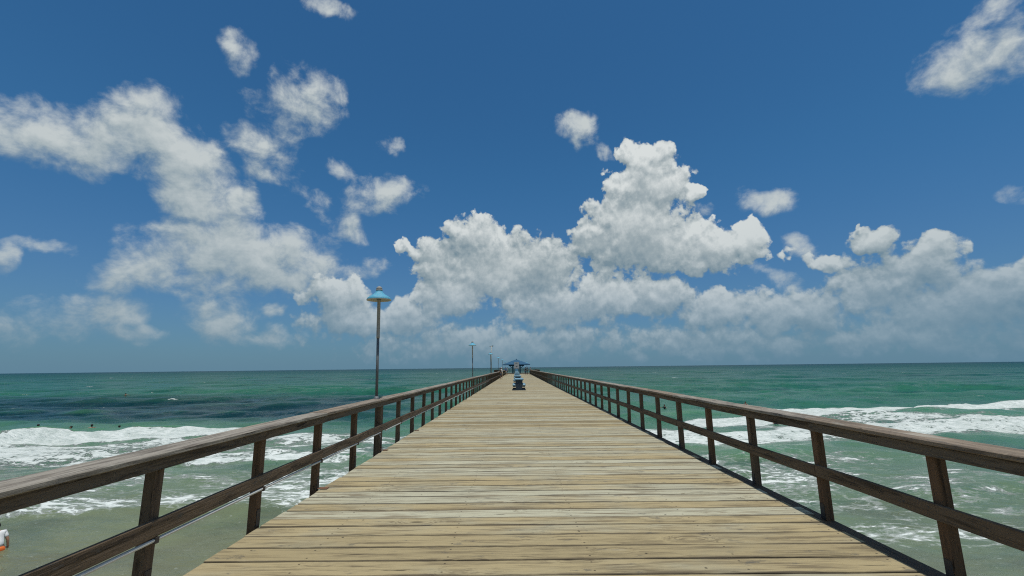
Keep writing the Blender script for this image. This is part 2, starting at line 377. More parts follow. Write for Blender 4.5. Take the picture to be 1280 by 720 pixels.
# ------------------------------------------------------------------ object helpers
def new_obj(name, mesh, mat=None, parent=None, loc=None):
    o = bpy.data.objects.new(name, mesh); COL.objects.link(o)
    if mat is not None and mesh is not None and len(mesh.materials) == 0: mesh.materials.append(mat)
    if parent is not None: o.parent = parent
    if loc is not None: o.location = loc
    return o
def tag(o, label=None, cat=None, group=None, kind=None):
    if label: o['label'] = label
    if cat: o['category'] = cat
    if group: o['group'] = group
    if kind: o['kind'] = kind
    return o
def thing(name, loc, label, cat, group=None, rz=0.0):
    o = bpy.data.objects.new(name, None); COL.objects.link(o)
    o.location = loc; o.rotation_euler = (0, 0, rz); o.empty_display_size = 0.2
    return tag(o, label, cat, group)
def copy_tree(o, parent=None):
    c = o.copy(); COL.objects.link(c); c.parent = parent
    for ch in list(o.children): copy_tree(ch, c)
    return c

class MB:
    def __init__(s): s.bm = bmesh.new()
    def box(s, x0, x1, y0, y1, z0, z1, bev=0.0, jit=0.0):
        vs = [s.bm.verts.new((x + random.uniform(-jit, jit), y + random.uniform(-jit, jit), z + random.uniform(-jit, jit)))
              for x in (x0, x1) for y in (y0, y1) for z in (z0, z1)]
        fs = [(0, 1, 3, 2), (4, 6, 7, 5), (0, 4, 5, 1), (2, 3, 7, 6), (0, 2, 6, 4), (1, 5, 7, 3)]
        faces = [s.bm.faces.new([vs[i] for i in f]) for f in fs]
        if bev > 0:
            es = list({e for f in faces for e in f.edges})
            bmesh.ops.bevel(s.bm, geom=es, offset=bev, segments=1, affect='EDGES', profile=0.5)
        return s
    def lathe(s, prof, seg=24, cx=0, cy=0, cap0=True, cap1=True):
        rings = []
        for r, z in prof:
            rings.append([s.bm.verts.new((cx + r * math.cos(2 * math.pi * i / seg), cy + r * math.sin(2 * math.pi * i / seg), z)) for i in range(seg)])
        for a, b in zip(rings, rings[1:]):
            for i in range(seg):
                f = s.bm.faces.new((a[i], a[(i + 1) % seg], b[(i + 1) % seg], b[i])); f.smooth = True
        if cap0: s.bm.faces.new(list(reversed(rings[0])))
        if cap1: s.bm.faces.new(rings[-1])
        return s
    def tube(s, pts, r, seg=10):
        pts = [Vector(p) for p in pts]; rings = []
        for i, p in enumerate(pts):
            t = (pts[min(i + 1, len(pts) - 1)] - pts[max(i - 1, 0)]).normalized()
            a = t.cross(Vector((0, 0, 1)) if abs(t.z) < 0.9 else Vector((1, 0, 0))).normalized(); b = t.cross(a)
            rr = r[i] if isinstance(r, (list, tuple)) else r
            rings.append([s.bm.verts.new(p + a * rr * math.cos(2 * math.pi * j / seg) + b * rr * math.sin(2 * math.pi * j / seg)) for j in range(seg)])
        for a, b in zip(rings, rings[1:]):
            for j in range(seg):
                f = s.bm.faces.new((a[j], a[(j + 1) % seg], b[(j + 1) % seg], b[j])); f.smooth = True
        s.bm.faces.new(list(reversed(rings[0]))); s.bm.faces.new(rings[-1])
        return s
    def prism(s, poly, y0, y1):                     # poly in x,z
        a = [s.bm.verts.new((x, y0, z)) for x, z in poly]; b = [s.bm.verts.new((x, y1, z)) for x, z in poly]
        n = len(poly)
        s.bm.faces.new(a); s.bm.faces.new(list(reversed(b)))
        for i in range(n): s.bm.faces.new((a[(i + 1) % n], a[i], b[i], b[(i + 1) % n]))
        return s
    def mesh(s, name):
        bmesh.ops.recalc_face_normals(s.bm, faces=s.bm.faces)
        me = bpy.data.meshes.new(name); s.bm.to_mesh(me); s.bm.free()
        return me
    def build(s, name, mat, parent=None, loc=None):
        return new_obj(name, s.mesh(name), mat, parent, loc)

# ------------------------------------------------------------------ sea
SEA = -3.8
rs = np.random.RandomState(11)
def vnoise(x, y, seed=0):
    xi = np.floor(x).astype(np.int64); yi = np.floor(y).astype(np.int64)
    fx = x - xi; fy = y - yi
    fx = fx * fx * (3 - 2 * fx); fy = fy * fy * (3 - 2 * fy)
    def h(a, b):
        n = (a * 374761393 + b * 668265263 + seed * 1442695041) & 0xFFFFFFFF
        n = ((n ^ (n >> 13)) * 1274126177) & 0xFFFFFFFF
        return ((n ^ (n >> 16)) & 0xFFFFFF) / float(0xFFFFFF)
    return (h(xi, yi) * (1 - fx) + h(xi + 1, yi) * fx) * (1 - fy) + (h(xi, yi + 1) * (1 - fx) + h(xi + 1, yi + 1) * fx) * fy
def fbm(x, y, oct=4, seed=0, g=0.5):
    a = 1.0; t = 0; s = 0
    for i in range(oct):
        s = s + a * vnoise(x * 2 ** i + 17.3 * i, y * 2 ** i - 9.1 * i, seed + i); t += a; a *= g
    return s / t
def sstep(x, a, b):
    t = np.clip((x - a) / (b - a), 0, 1); return t * t * (3 - 2 * t)

ys = [-60.0]
while ys[-1] < 60000:
    y = ys[-1]
    ys.append(y + (2.0 if y < 0 else 0.22 if y < 26 else min(0.0085 * y, 0.03 * y) if y < 500 else 0.035 * y))
    if y < 3 and ys[-1] > 3: ys[-1] = 3.0
ys = np.array(ys)
xp = [0.0]
while xp[-1] < 60000:
    x = xp[-1]; xp.append(x + (0.34 if x < 26 else 0.013 * x if x < 400 else 0.04 * x))
xs = np.array([-v for v in xp[:0:-1]] + xp)
X, Y = np.meshgrid(xs, ys)
nx, ny = len(xs), len(ys)
cell = np.maximum(np.gradient(ys)[:, None] + 0 * X, 0.7 * np.gradient(xs)[None, :] + 0 * Y)
H = np.zeros_like(X)
# wind sea: many directional waves running roughly to the shore (-y)
for i in range(46):
    lam = 1.1 * (1.085 ** i)
    ang = R(-90 + rs.normal(0, 32)) if lam < 12 else R(-90 + rs.normal(8, 14))
    amp = 0.0082 * lam ** 0.86 * rs.uniform(0.6, 1.3)
    kk = 2 * math.pi / lam
    ph = kk * (X * math.cos(ang) + Y * math.sin(ang)) + rs.uniform(0, 6.28) + 1.5 * (vnoise(X / (lam * 3.1), Y / (lam * 3.1), i) - 0.5)
    fade = np.clip((lam / np.maximum(cell, 1e-3) - 3.0) / 3.0, 0, 1)
    s = np.sin(ph)
    H += amp * fade * (s + 0.22 * np.cos(2 * ph)) * (1.0 if lam < 6 else 0.8)
shal = 0.45 + 0.55 * sstep(Y, 12, 45)
H *= shal
F = np.zeros_like(X)                # foam cover
def crest(pts_x, pts_y, pts_a, wf, wb, wob=1.2, seed=1, foam=1.0, trail=8.0, back=0.6, tail=0.75):
    global H, F
    yc = np.interp(X, pts_x, pts_y) + wob * (fbm(X / 7.0, 0 * X + seed, 4, seed) - 0.5) * 2
    A = np.interp(X, pts_x, pts_a)
    amod = A * (0.45 + 1.1 * fbm(X / 3.5, 0 * X + 3 * seed, 3, seed + 50))
    s = Y - yc                       # >0 seaward
    prof = np.where(s < 0, np.exp(-(s / wf) ** 2), np.exp(-(s / wb) ** 2))
    rough = (fbm(X * 1.6, Y * 1.6, 4, seed + 9, 0.6) - 0.5)
    zone = np.exp(-((s + 0.6 * wf) / (1.3 * wf)) ** 2)
    H += amod * prof + zone * rough * 0.55 * amod
    if foam > 0:
        on = foam * sstep(A, 0.10, 0.32)
        f = on * sstep(s, back, back - 0.7) * np.where(s > -trail * 0.45, 1.0, np.exp(-((s + trail * 0.45) / (trail * 0.7)) ** 2) * tail + (1 - tail) * np.exp(-((s + trail * 0.45) / (trail * 0.2)) ** 2))
        F = np.maximum(F, f)
    return yc

# main left breaker (with a still-unbroken green shoulder near x = -45), running into the pier
crest([-140, -90, -60, -49, -47, -41.5, -39, -29, -24, -16, -8, 0, 6], [34, 34.5, 35.5, 36.5, 36.8, 37.6, 38.0, 40.3, 41.3, 42.3, 43, 43, 43],
      [0.8, 0.8, 0.8, 0.72, 0.7, 0.68, 0.75, 0.55, 0.25, 0.10, 0.08, 0.05, 0.0], 0.8, 2.6, 0.9, 3, trail=3.2, tail=0.45)
gap = np.exp(-((X + 44.3) / 2.0) ** 2) * sstep(Y, 35.3, 36.0)
F *= (1 - 0.96 * gap)
# foam carpet left between breaker and the inner bore
def zone(x0, x1, y0, y1, ex, ey0, ey1, amt, seed, sc=0.12, k0=0.25, k1=0.75):
    global F
    n = fbm(X * sc, Y * sc * 1.8, 4, seed)
    edge = 2.2 * (fbm(X / 5.0, Y / 9.0, 3, seed + 5) - 0.5)
    m = sstep(X, x0, x0 + ex) * sstep(X, x1, x1 - ex) * sstep(Y + edge, y0, y0 + ey0) * sstep(Y + edge, y1, y1 - ey1)
    F = np.maximum(F, m * amt * (0.45 + 0.55 * sstep(n, k0, k1)))
zone(-150, -6, 25.5, 37.5, 6, 1.2, 3, 0.79, 21, 0.10, 0.2, 0.65)
zone(-32, 1, 27.0, 39.5, 4, 1.2, 3, 0.84, 22, 0.12, 0.2, 0.65)
zone(-80, 4, 17.5, 28, 6, 1.0, 5, 0.62, 23, 0.18, 0.2, 0.6)
# inner bore lines left
crest([-90, -40, -26, -18, -10, -5, -2], [17.0, 17.2, 17.6, 18.2, 18.9, 19.5, 19.8], [0.14, 0.16, 0.17, 0.17, 0.15, 0.10, 0.0], 0.35, 1.2, 0.55, 5, foam=0.92, trail=0.55, back=0.7, tail=0.5)
crest([-90, -40, -20, -6, 0], [26.0, 26.2, 26.8, 27.5, 28], [0.20, 0.22, 0.22, 0.22, 0.1], 0.5, 1.6, 0.8, 6, foam=0.85, trail=0.6, back=3.0)
# right breakers
crest([4, 9, 14, 22, 34, 48, 62, 90, 140], [41, 42, 43.5, 45.5, 50, 54.5, 58.5, 63, 68], [0.0, 0.08, 0.16, 0.5, 0.6, 0.6, 0.6, 0.6, 0.6], 0.9, 3.0, 1.2, 8, trail=5, back=0.8, tail=0.5)
crest([2, 5, 12, 20, 26, 34, 60, 120], [31, 32, 33.5, 35.5, 37, 39, 43, 48], [0.1, 0.22, 0.30, 0.32, 0.36, 0.40, 0.42, 0.4], 0.7, 2.2, 0.9, 9, foam=0.80, trail=3.2, back=2.0)
crest([3, 6, 10, 13, 16], [24.5, 25, 25.8, 26.5, 27], [0.0, 0.20, 0.22, 0.14, 0.0], 0.45, 1.6, 0.5, 12, foam=0.9, trail=0.8, back=1.0)
crest([16, 19, 26, 40, 70], [20.3, 20.8, 22, 24.5, 29], [0.0, 0.16, 0.2, 0.22, 0.2], 0.4, 1.8, 0.5, 13, foam=0.8, trail=0.7, back=0.9)
zone(2, 32, 31, 43, 3, 1.5, 2.5, 0.76, 31, 0.22, 0.3, 0.65)
zone(22, 150, 37, 56, 6, 2, 6, 0.80, 32, 0.11, 0.3, 0.65)
zone(2.5, 60, 14, 31, 3, 3, 4, 0.60, 33, 0.15, 0.2, 0.65)
zone(4.5, 26, 7.0, 14.8, 1.5, 1.5, 2, 1.0, 34, 0.22, 0.2, 0.6)
# unbroken swell further out
crest([-160, -80, -45, -33, -22, -12, -4], [60, 60, 59, 58, 57.5, 58, 59], [0.5, 0.55, 0.55, 0.5, 0.4, 0.25, 0.1], 2.0, 4.5, 1.5, 15, foam=0)
crest([-250, -120, -60, -20, 0, 40, 90, 200], [80, 80, 79, 80, 82, 86, 92, 99], [0.5, 0.6, 0.6, 0.4, 0.35, 0.4, 0.5, 0.5], 3.0, 6.0, 2.0, 16, foam=0)
crest([-300, -150, -60, 0, 60, 130, 300], [112, 112, 111, 113, 117, 122, 130], [0.5, 0.6, 0.5, 0.4, 0.5, 0.5, 0.5], 4.0, 7.0, 3.0, 17, foam=0)
F *= (1 - 0.96 * np.exp(-((X + 44.3) / 2.0) ** 2) * sstep(Y, 35.5, 36.2))
F = np.maximum(F, 0.06 + 0 * F)
F = np.where((np.abs(X) > 160) & (Y < 75), 0.06, F)
# calmer and lower to the beach behind
verts = np.stack([X.ravel(), Y.ravel(), H.ravel()], 1).astype(np.float32)
idx = np.arange(nx * ny).reshape(ny, nx)
quads = np.stack([idx[:-1, :-1], idx[:-1, 1:], idx[1:, 1:], idx[1:, :-1]], -1).reshape(-1, 4)
me = bpy.data.meshes.new('water')
me.vertices.add(len(verts)); me.vertices.foreach_set('co', verts.ravel())
me.loops.add(quads.size); me.loops.foreach_set('vertex_index', quads.ravel().astype(np.int32))
me.polygons.add(len(quads)); me.polygons.foreach_set('loop_start', (np.arange(len(quads)) * 4).astype(np.int32))
me.polygons.foreach_set('loop_total', np.full(len(quads), 4, np.int32))
me.polygons.foreach_set('use_smooth', np.ones(len(quads), bool))
me.update()
at = me.attributes.new('foam_cover', 'FLOAT', 'POINT'); at.data.foreach_set('value', F.ravel().astype(np.float32))
at = me.attributes.new('wave_height', 'FLOAT', 'POINT'); at.data.foreach_set('value', H.ravel().astype(np.float32))

m, k, b = new_mat('sea_water')
pos = k.node('ShaderNodeNewGeometry').outputs['Position']
px, py, pz = k.sep(pos)
fc = k.node('ShaderNodeAttribute', attribute_name='foam_cover').outputs['Fac']
wh = k.node('ShaderNodeAttribute', attribute_name='wave_height').outputs['Fac']
dist = k.v('LENGTH', k.v('MULTIPLY', pos, (1, 1, 0)))
# depth of water over the sand: grows away from the beach, with bars and channels
ydep = k.m('MULTIPLY_ADD', px, 0.10, py)
ydep = k.m('ADD', ydep, k.m('MULTIPLY', k.m('SUBTRACT', k.noise(k.v('MULTIPLY', pos, (0.5, 1.3, 0)), 0.05, 4, 0.55), 0.5), k.m('MULTIPLY_ADD', py, 0.55, 8.0)))
lg = k.m('DIVIDE', k.m('LOGARITHM', k.m('MAXIMUM', ydep, 5.0), 10.0), 4.0)
body = k.ramp(lg, [(0.245, (0.165, 0.160, 0.095)), (0.30, (0.145, 0.175, 0.100)), (0.36, (0.100, 0.170, 0.098)), (0.42, (0.048, 0.148, 0.088)),
                   (0.50, (0.020, 0.108, 0.072)), (0.60, (0.016, 0.086, 0.066)), (0.75, (0.011, 0.062, 0.062)), (0.92, (0.007, 0.036, 0.058))])
# dark band of cloud shadow painted into the sea colour; fainter patches farther out
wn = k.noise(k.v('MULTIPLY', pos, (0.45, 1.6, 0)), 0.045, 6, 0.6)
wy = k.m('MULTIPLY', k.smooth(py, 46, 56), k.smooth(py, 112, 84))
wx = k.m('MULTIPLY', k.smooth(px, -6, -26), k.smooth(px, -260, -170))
sea_shade = k.m('MULTIPLY', k.m('MULTIPLY', wy, wx), k.smooth(wn, 0.22, 0.42))
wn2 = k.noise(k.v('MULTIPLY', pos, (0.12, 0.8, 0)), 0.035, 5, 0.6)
sea_shade = k.m('MAXIMUM', k.m('MULTIPLY', sea_shade, 0.97), k.m('MULTIPLY', k.m('MULTIPLY', k.smooth(wn2, 0.52, 0.68), 0.45), k.smooth(py, 60, 120)))
body = k.mix(sea_shade, body, (0.004, 0.026, 0.034))
pt = k.noise(k.v('MULTIPLY', pos, (0.35, 1.0, 0)), 0.22, 6, 0.68)  # light and dark of wave crests and faces painted in as streaky noise
pt2 = k.noise(k.v('MULTIPLY', pos, (0.30, 1.0, 0)), 0.02, 6, 0.66)
body = k.mix(k.m('MULTIPLY', k.smooth(pt, 0.48, 0.68), 0.55), body, (0.007, 0.045, 0.042))
body = k.mix(k.m('MULTIPLY', k.m('MULTIPLY', k.smooth(pt2, 0.50, 0.66), 0.5), k.smooth(py, 40, 90)), body, (0.016, 0.100, 0.072))
pt3 = k.noise(k.v('MULTIPLY', pos, (0.32, 1.0, 0)), 0.9, 5, 0.7)
body = k.mix(k.m('MULTIPLY', k.m('MULTIPLY', k.smooth(pt3, 0.50, 0.66), 0.5), k.smooth(py, 25, 60)), body, (0.006, 0.045, 0.045))
body = k.mix(k.m('MULTIPLY', k.m('MULTIPLY', k.smooth(pt3, 0.44, 0.30), 0.45), k.smooth(py, 25, 60)), body, (0.040, 0.140, 0.095))
# green light through raised thin crests, painted into the water colour
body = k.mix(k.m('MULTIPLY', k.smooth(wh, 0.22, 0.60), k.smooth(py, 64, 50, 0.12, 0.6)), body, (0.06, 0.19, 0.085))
# sand swirls in the shallows
sw = k.smooth(k.noise(k.v('MULTIPLY', pos, (0.6, 1.2, 0)), 0.35, 5, 0.6, dist=0.8), 0.42, 0.68)
body = k.mix(k.m('MULTIPLY', k.m('MULTIPLY', sw, k.smooth(py, 34, 14)), 0.5), body, (0.105, 0.105, 0.062))
# foam: torn carpets and lace
pw = k.v('ADD', pos, k.v('SCALE', k.v('SUBTRACT', k.noise(pos, 0.55, 3, 0.6, color=True), (0.5, 0.5, 0.5)), scale=1.5))
fp = k.v('MULTIPLY', pw, (0.75, 1.25, 0.0))
lace1 = k.voro(fp, 1.15, 'DISTANCE_TO_EDGE')
lace2 = k.voro(fp, 3.1, 'DISTANCE_TO_EDGE')
lace = k.m('MINIMUM', k.m('MULTIPLY', lace1, 1.6), k.m('MULTIPLY_ADD', lace2, 1.5, 0.05))
fn = k.noise(k.v('MULTIPLY', pos, (0.5, 1.3, 0.0)), 1.05, 9, 0.70)
fn2 = k.noise(k.v('MULTIPLY', pos, (0.5, 1.5, 0.0)), 3.6, 5, 0.65)
pat = k.m('SUBTRACT', k.m('MULTIPLY_ADD', fn, 0.85, k.m('MULTIPLY', fn2, 0.52)), k.m('MULTIPLY', k.m('MINIMUM', lace, 0.5), 0.55))
thr = k.m('MULTIPLY_ADD', fc, -0.80, 1.00)
foam = k.smooth(k.m('SUBTRACT', pat, thr), -0.05, 0.17)
fleck = k.m('MULTIPLY', k.smooth(k.noise(k.v('MULTIPLY', pos, (0.6, 1.5, 0.0)), 4.5, 4, 0.65), 0.63, 0.72), k.m('MULTIPLY', k.smooth(py, 44, 30), k.smooth(k.noise(pos, 0.22, 4, 0.6), 0.36, 0.58)))
foam = k.m('MAXIMUM', foam, k.m('MULTIPLY', fleck, 0.55))
# whitecaps out at sea
wc = k.noise(k.v('MULTIPLY', pos, (0.45, 0.8, 0.0)), 0.36, 5, 0.66)
wcb = k.noise(k.v('MULTIPLY', pos, (0.6, 1.0, 0.0)), 0.03, 3, 0.5)
wcf = k.m('MULTIPLY', k.smooth(k.m('MULTIPLY_ADD', wcb, 0.30, wc), 0.835, 0.87), k.m('MULTIPLY', k.smooth(py, 45, 75), 0.8))
foam = k.m('MAXIMUM', foam, wcf)
fcol = k.mix(k.smooth(k.m('MULTIPLY_ADD', fn, 0.6, k.m('MULTIPLY', fn2, 0.5)), 0.40, 0.70), (0.42, 0.48, 0.45), (0.68, 0.72, 0.69))
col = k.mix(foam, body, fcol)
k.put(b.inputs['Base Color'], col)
k.put(b.inputs['Roughness'], k.m('MAXIMUM', k.m('MULTIPLY', foam, 0.85), k.lin(dist, 20, 900, 0.12, 0.35)))
b.inputs['IOR'].default_value = 1.33
k.put(b.inputs['Specular IOR Level'], k.m('MULTIPLY', k.m('SUBTRACT', 1.0, foam), k.lin(k.m('LOGARITHM', k.m('MAXIMUM', dist, 1.0), 10.0), 1.1, 2.0, 0.42, 0.025)))
w1 = k.noise(k.v('MULTIPLY', pos, (0.8, 1.3, 0)), 1.5, 5, 0.6, dist=0.4)
w2 = k.noise(k.v('MULTIPLY', pos, (0.6, 1.2, 0)), 0.28, 4, 0.55, dist=0.3)
hgt = k.m('ADD', k.m('MULTIPLY', w1, 0.15), k.m('MULTIPLY', k.m('MULTIPLY', w2, 0.45), k.smooth(dist, 60, 400, 0.25, 1.0)))
hgt = k.m('ADD', hgt, k.m('MULTIPLY', k.m('MULTIPLY', k.smooth(foam, 0.25, 1.0), k.m('ADD', fn2, fn)), k.lin(dist, 22, 45, 0.03, 0.20)))
k.put(b.inputs['Normal'], k.bump(hgt, 0.9, 1.0))
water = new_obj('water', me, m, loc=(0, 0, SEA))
tag(water, kind='structure')
def sea_z(x, y):
    i = int(np.argmin(abs(ys - y))); j = int(np.argmin(abs(xs - x)))
    return SEA + float(H[i, j])

# ------------------------------------------------------------------ pier deck
DL, DR, YEND = -2.86, 3.33, 121.0
mb = MB(); ACR = mb.bm.verts.layers.float.new('across')
y = -4.0; n = 0
while y < YEND:
    w = random.choice((0.29, 0.295, 0.295, 0.30, 0.285, 0.245))
    gap = random.choice((0.012, 0.014, 0.016, 0.018, 0.024, 0.036))
    dz0, dz1 = random.uniform(-0.004, 0.003), random.uniform(-0.004, 0.003)
    sk = random.uniform(-0.004, 0.004)
    xl, xr = DL + random.uniform(-0.014, 0.012), DR + random.choice((0, 0, 0, 0.03, 0.06, -0.02)) + random.uniform(-0.015, 0.015)
    near = y < 14
    nseg = 5 if near else 1
    vs = []
    for i in range(nseg + 1):
        t = i / nseg; x = xl + (xr - xl) * t
        wz = (random.uniform(-0.003, 0.003) if near else 0)
        e0 = random.uniform(-0.003, 0.003) if near else 0; e1 = random.uniform(-0.003, 0.003) if near else 0
        z = dz0 + (dz1 - dz0) * t + wz
        y0 = y + sk * (t - .5) + e0; y1 = y + w - gap + sk * (t - .5) + e1
        b_ = 0.006
        ring = [(y0, z - 0.045), (y0, z - b_), (y0 + b_, z), (y1 - b_, z), (y1, z - b_), (y1, z - 0.045)]
        rv = [mb.bm.verts.new((x, a, c)) for a, c in ring]
        for q_, v_ in zip((0, 0, 0.02, 0.98, 1, 1), rv): v_[ACR] = q_
        vs.append(rv)
    for A, B in zip(vs, vs[1:]):
        for j in range(6):
            mb.bm.faces.new((A[j], A[(j + 1) % 6], B[(j + 1) % 6], B[j]))
    mb.bm.faces.new(vs[0]); mb.bm.faces.new(list(reversed(vs[-1])))
    y += w
PX0, PX1, PY0, PY1 = -6.3, 6.2, YEND + 0.3, 150.0
y = y + 0.004
while y < PY1:
    w = 0.295
    xj0, xj1 = PX0 + random.uniform(-0.02, 0.02), PX1 + random.uniform(-0.02, 0.02)
    mb.box(xj0, xj1, y, y + w - 0.007, -0.045, random.uniform(-0.003, 0.003)); y += w
deck = mb.build('pier_deck', M_DECK)
tag(deck, kind='structure')
mb = MB()
mb.box(DR - 0.10, 3.575, -4, YEND, -0.36, -0.048)  # right beam set wide as a dark strip, for the cap's shadow on planks
mb.box(DL + 0.02, DL + 0.16, -4, YEND, -0.36, -0.048)
for xx in (-1.4, 0.2, 1.8): mb.box(xx, xx + 0.12, -4, YEND, -0.36, -0.048)
for xx in (PX0 + 0.1, PX1 - 0.25): mb.box(xx, xx + 0.15, YEND + 0.05, PY1, -0.36, -0.048)
mb.build('edge_beam', M_BEAM, deck)
mb = MB()
for j in range(21):
    yy = 3.0 + 6.0 * j
    if yy > YEND: break
    mb.box(DL - 0.2, 3.9, yy - 0.15, yy + 0.15, -0.70, -0.362)
    for xx in (-2.7, 0.3, 3.3): mb.lathe([(0.17, -6.0), (0.16, -0.702)], 12, xx, yy)
for yy in (124, 131, 138, 145, 149):
    mb.box(PX0, PX1, yy - 0.15, yy + 0.15, -0.70, -0.362)
    for xx in (-6, -2, 2, 5.9): mb.lathe([(0.17, -6.0), (0.16, -0.702)], 12, xx, yy)
mb.build('piling', M_BEAM, deck)

# ------------------------------------------------------------------ railings
TOP = 1.07
def make_railing(side, label):
    if side < 0:
        cap0, cap1 = -3.12, -2.83; fb0, fb1 = -2.91, -2.87; pc = -2.957; y_first = 0.75
    else:
        cap0, cap1 = 3.40, 3.69; fb0, fb1 = 3.44, 3.48; pc = 3.527; y_first = 0.95
    root = thing('pier_railing', (0, 0, 0), label, 'railing', 'long wooden railings along the pier')
    posts = [y_first + 1.5 * i for i in range(80)]
    ph = MB().box(-0.045, 0.045, -0.045, 0.045, -0.34, TOP - 0.045, 0.004).mesh('post')
    pts = []
    for i, y in enumerate(posts):
        if side < 0 and (i - 6) % 14 == 0 and i >= 6:
            o = MB().box(-0.085, 0.045, -0.085, 0.085, -0.34, TOP - 0.046, 0.006).build('post', M_POST, root, (pc, y, 0))
        else:
            o = new_obj('post', ph, M_POST, root, (pc, y, 0))
            o.rotation_euler = (random.gauss(0, 0.006), 0, random.choice((0, math.pi / 2, math.pi)) + random.gauss(0, 0.02))
        pts.append(o)
    # steel straps at the post feet: a dark upright plate and, on the left, a rusty plate on the planks
    inner = 1 if side < 0 else -1
    s = 0.046 * inner
    br = MB().box(min(s, s + 0.006 * inner), max(s, s + 0.006 * inner), -0.035, 0.035, 0.0, 0.17).mesh('bracket')
    pl = MB().box(0.05, 0.19, -0.05, 0.05, 0.006, 0.012).mesh('foot_plate')
    for i, (o, y) in enumerate(zip(pts, posts)):
        if y > 45: break
        q = new_obj('bracket', br, M_BRACKET, root, (pc, y, 0.002 if side < 0 else -0.046))
        if side < 0 and i % 2 == 0:
            new_obj('foot_plate', pl, M_RUST, root, (pc, y + 0.03, 0))
    # boards, three bays long, butted over the posts
    y0 = -3.0; i = 0
    lens = [4.5] * 27
    y = y_first - 4.5 + (0 if side > 0 else 1.5)
    while y < posts[-1]:
        e = min(y + 4.5, posts[-1] + 0.10)
        jx, jz = random.uniform(-0.006, 0.006), random.uniform(-0.003, 0.003)
        g = 0.003
        def board(name, x0, x1, z0, z1, mat, bev):
            mbx = MB()
            nseg = 6 if y < 25 else 1
            prev = None; rings = []
            wx = [random.gauss(0, 0.003) for _ in range(nseg + 1)]; wz = [random.gauss(0, 0.0022) for _ in range(nseg + 1)]
            if nseg == 1: wx = wz = [0, 0]
            bv = bev
            for t in range(nseg + 1):
                yy = y + g + (e - y - 2 * g) * t / nseg
                a0, a1, c0, c1 = x0 + wx[t], x1 + wx[t], z0 + wz[t], z1 + wz[t]
                ring = [(a0 + bv, c0), (a1 - bv, c0), (a1, c0 + bv), (a1, c1 - bv), (a1 - bv, c1), (a0 + bv, c1), (a0, c1 - bv), (a0, c0 + bv)]
                rings.append([mbx.bm.verts.new((p, yy, q)) for p, q in ring])
            for A, B in zip(rings, rings[1:]):
                for j in range(8): mbx.bm.faces.new((A[j], A[(j + 1) % 8], B[(j + 1) % 8], B[j]))
            mbx.bm.faces.new(rings[0]); mbx.bm.faces.new(list(reversed(rings[-1])))
            return mbx.build(name, mat, root)
        board('cap_board', cap0 + jx, cap1 + jx, TOP - 0.042 + jz, TOP + jz, M_CAP, 0.007)
        jx2 = random.uniform(-0.003, 0.003)
        board('face_board', fb0 + jx2, fb1 + jx2, TOP - 0.142, TOP - 0.050, M_RAIL, 0.004)
        jz3 = random.uniform(-0.006, 0.006)
        board('middle_rail', fb0 + jx2, fb1 + jx2, 0.415 + jz3, 0.545 + jz3, M_RAIL, 0.005)
        y = e
    return root, posts
rail_l, posts_l = make_railing(-1, 'weathered wooden pier railing with lamp posts and white conduit, left side of the deck')
rail_r, posts_r = make_railing(1, 'weathered wooden pier railing without conduit, along the right edge of the deck')
# conduit under the left middle rail, with couplings
cz, cx = 0.392, -2.885
yl = posts_l[6]
MB().tube([(cx, -2.5, cz), (cx, 3.0, cz - 0.003), (cx, yl - 0.15, cz)], 0.015, 10).build('conduit', M_PVC, rail_l)
MB().tube([(cx, yl + 0.2, cz), (cx, 20.0, cz), (cx, 46.0, cz)], 0.015, 10).build('conduit', M_PVC, rail_l)
for yy in posts_l[1:16]:
    if abs(yy - yl) > 0.2:
        MB().box(cx - 0.024, cx + 0.024, yy - 0.016, yy + 0.016, cz - 0.026, cz + 0.021).build('conduit_clamp', M_BRACKET, rail_l)
# platform railing at the pier's end
root = thing('platform_railing', (0, 0, 0), 'dark low railing round the wide platform at the far end of the pier', 'railing')
def run(a, b):
    a, b = Vector(a), Vector(b); L = (b - a).length; n = max(1, round(L / 1.8)); d = (b - a) / n
    for i in range(n + 1):
        p = a + d * i
        MB().box(-0.045, 0.045, -0.045, 0.045, -0.3, 1.02, 0.004).build('post', M_POST, root, (p.x, p.y, 0))
    t = (b - a).normalized(); q = Vector((-t.y, t.x, 0))
    for (z0, z1, w, nm, mt) in ((1.022, 1.07, 0.14, 'cap_board', M_RAIL), (0.80, 0.93, 0.03, 'face_board', M_RAIL), (0.45, 0.58, 0.03, 'middle_rail', M_RAIL)):
        bmx = MB(); o = q * (0.0 if w > 0.1 else 0.078)
        pts = [a + q * w + o - t * 0.05, a - q * w + o - t * 0.05, b - q * w + o + t * 0.05, b + q * w + o + t * 0.05]
        lo = [bmx.bm.verts.new((p.x, p.y, z0)) for p in pts]; hi = [bmx.bm.verts.new((p.x, p.y, z1)) for p in pts]
        bmx.bm.faces.new(lo); bmx.bm.faces.new(hi)
        for i in range(4): bmx.bm.faces.new((lo[i], lo[(i + 1) % 4], hi[(i + 1) % 4], hi[i]))
        bmx.build(nm, mt, root)
yb = YEND + 0.55
run((-3.4, yb, 0), (PX0 + 0.1, yb, 0)); run((PX0 + 0.1, yb + 0.35, 0), (PX0 + 0.1, PY1 - 0.45, 0))
run((PX0 + 0.1, PY1 - 0.1, 0), (PX1 - 0.1, PY1 - 0.1, 0)); run((PX1 - 0.1, PY1 - 0.45, 0), (PX1 - 0.1, yb + 0.35, 0)); run((PX1 - 0.1, yb, 0), (4.0, yb, 0))

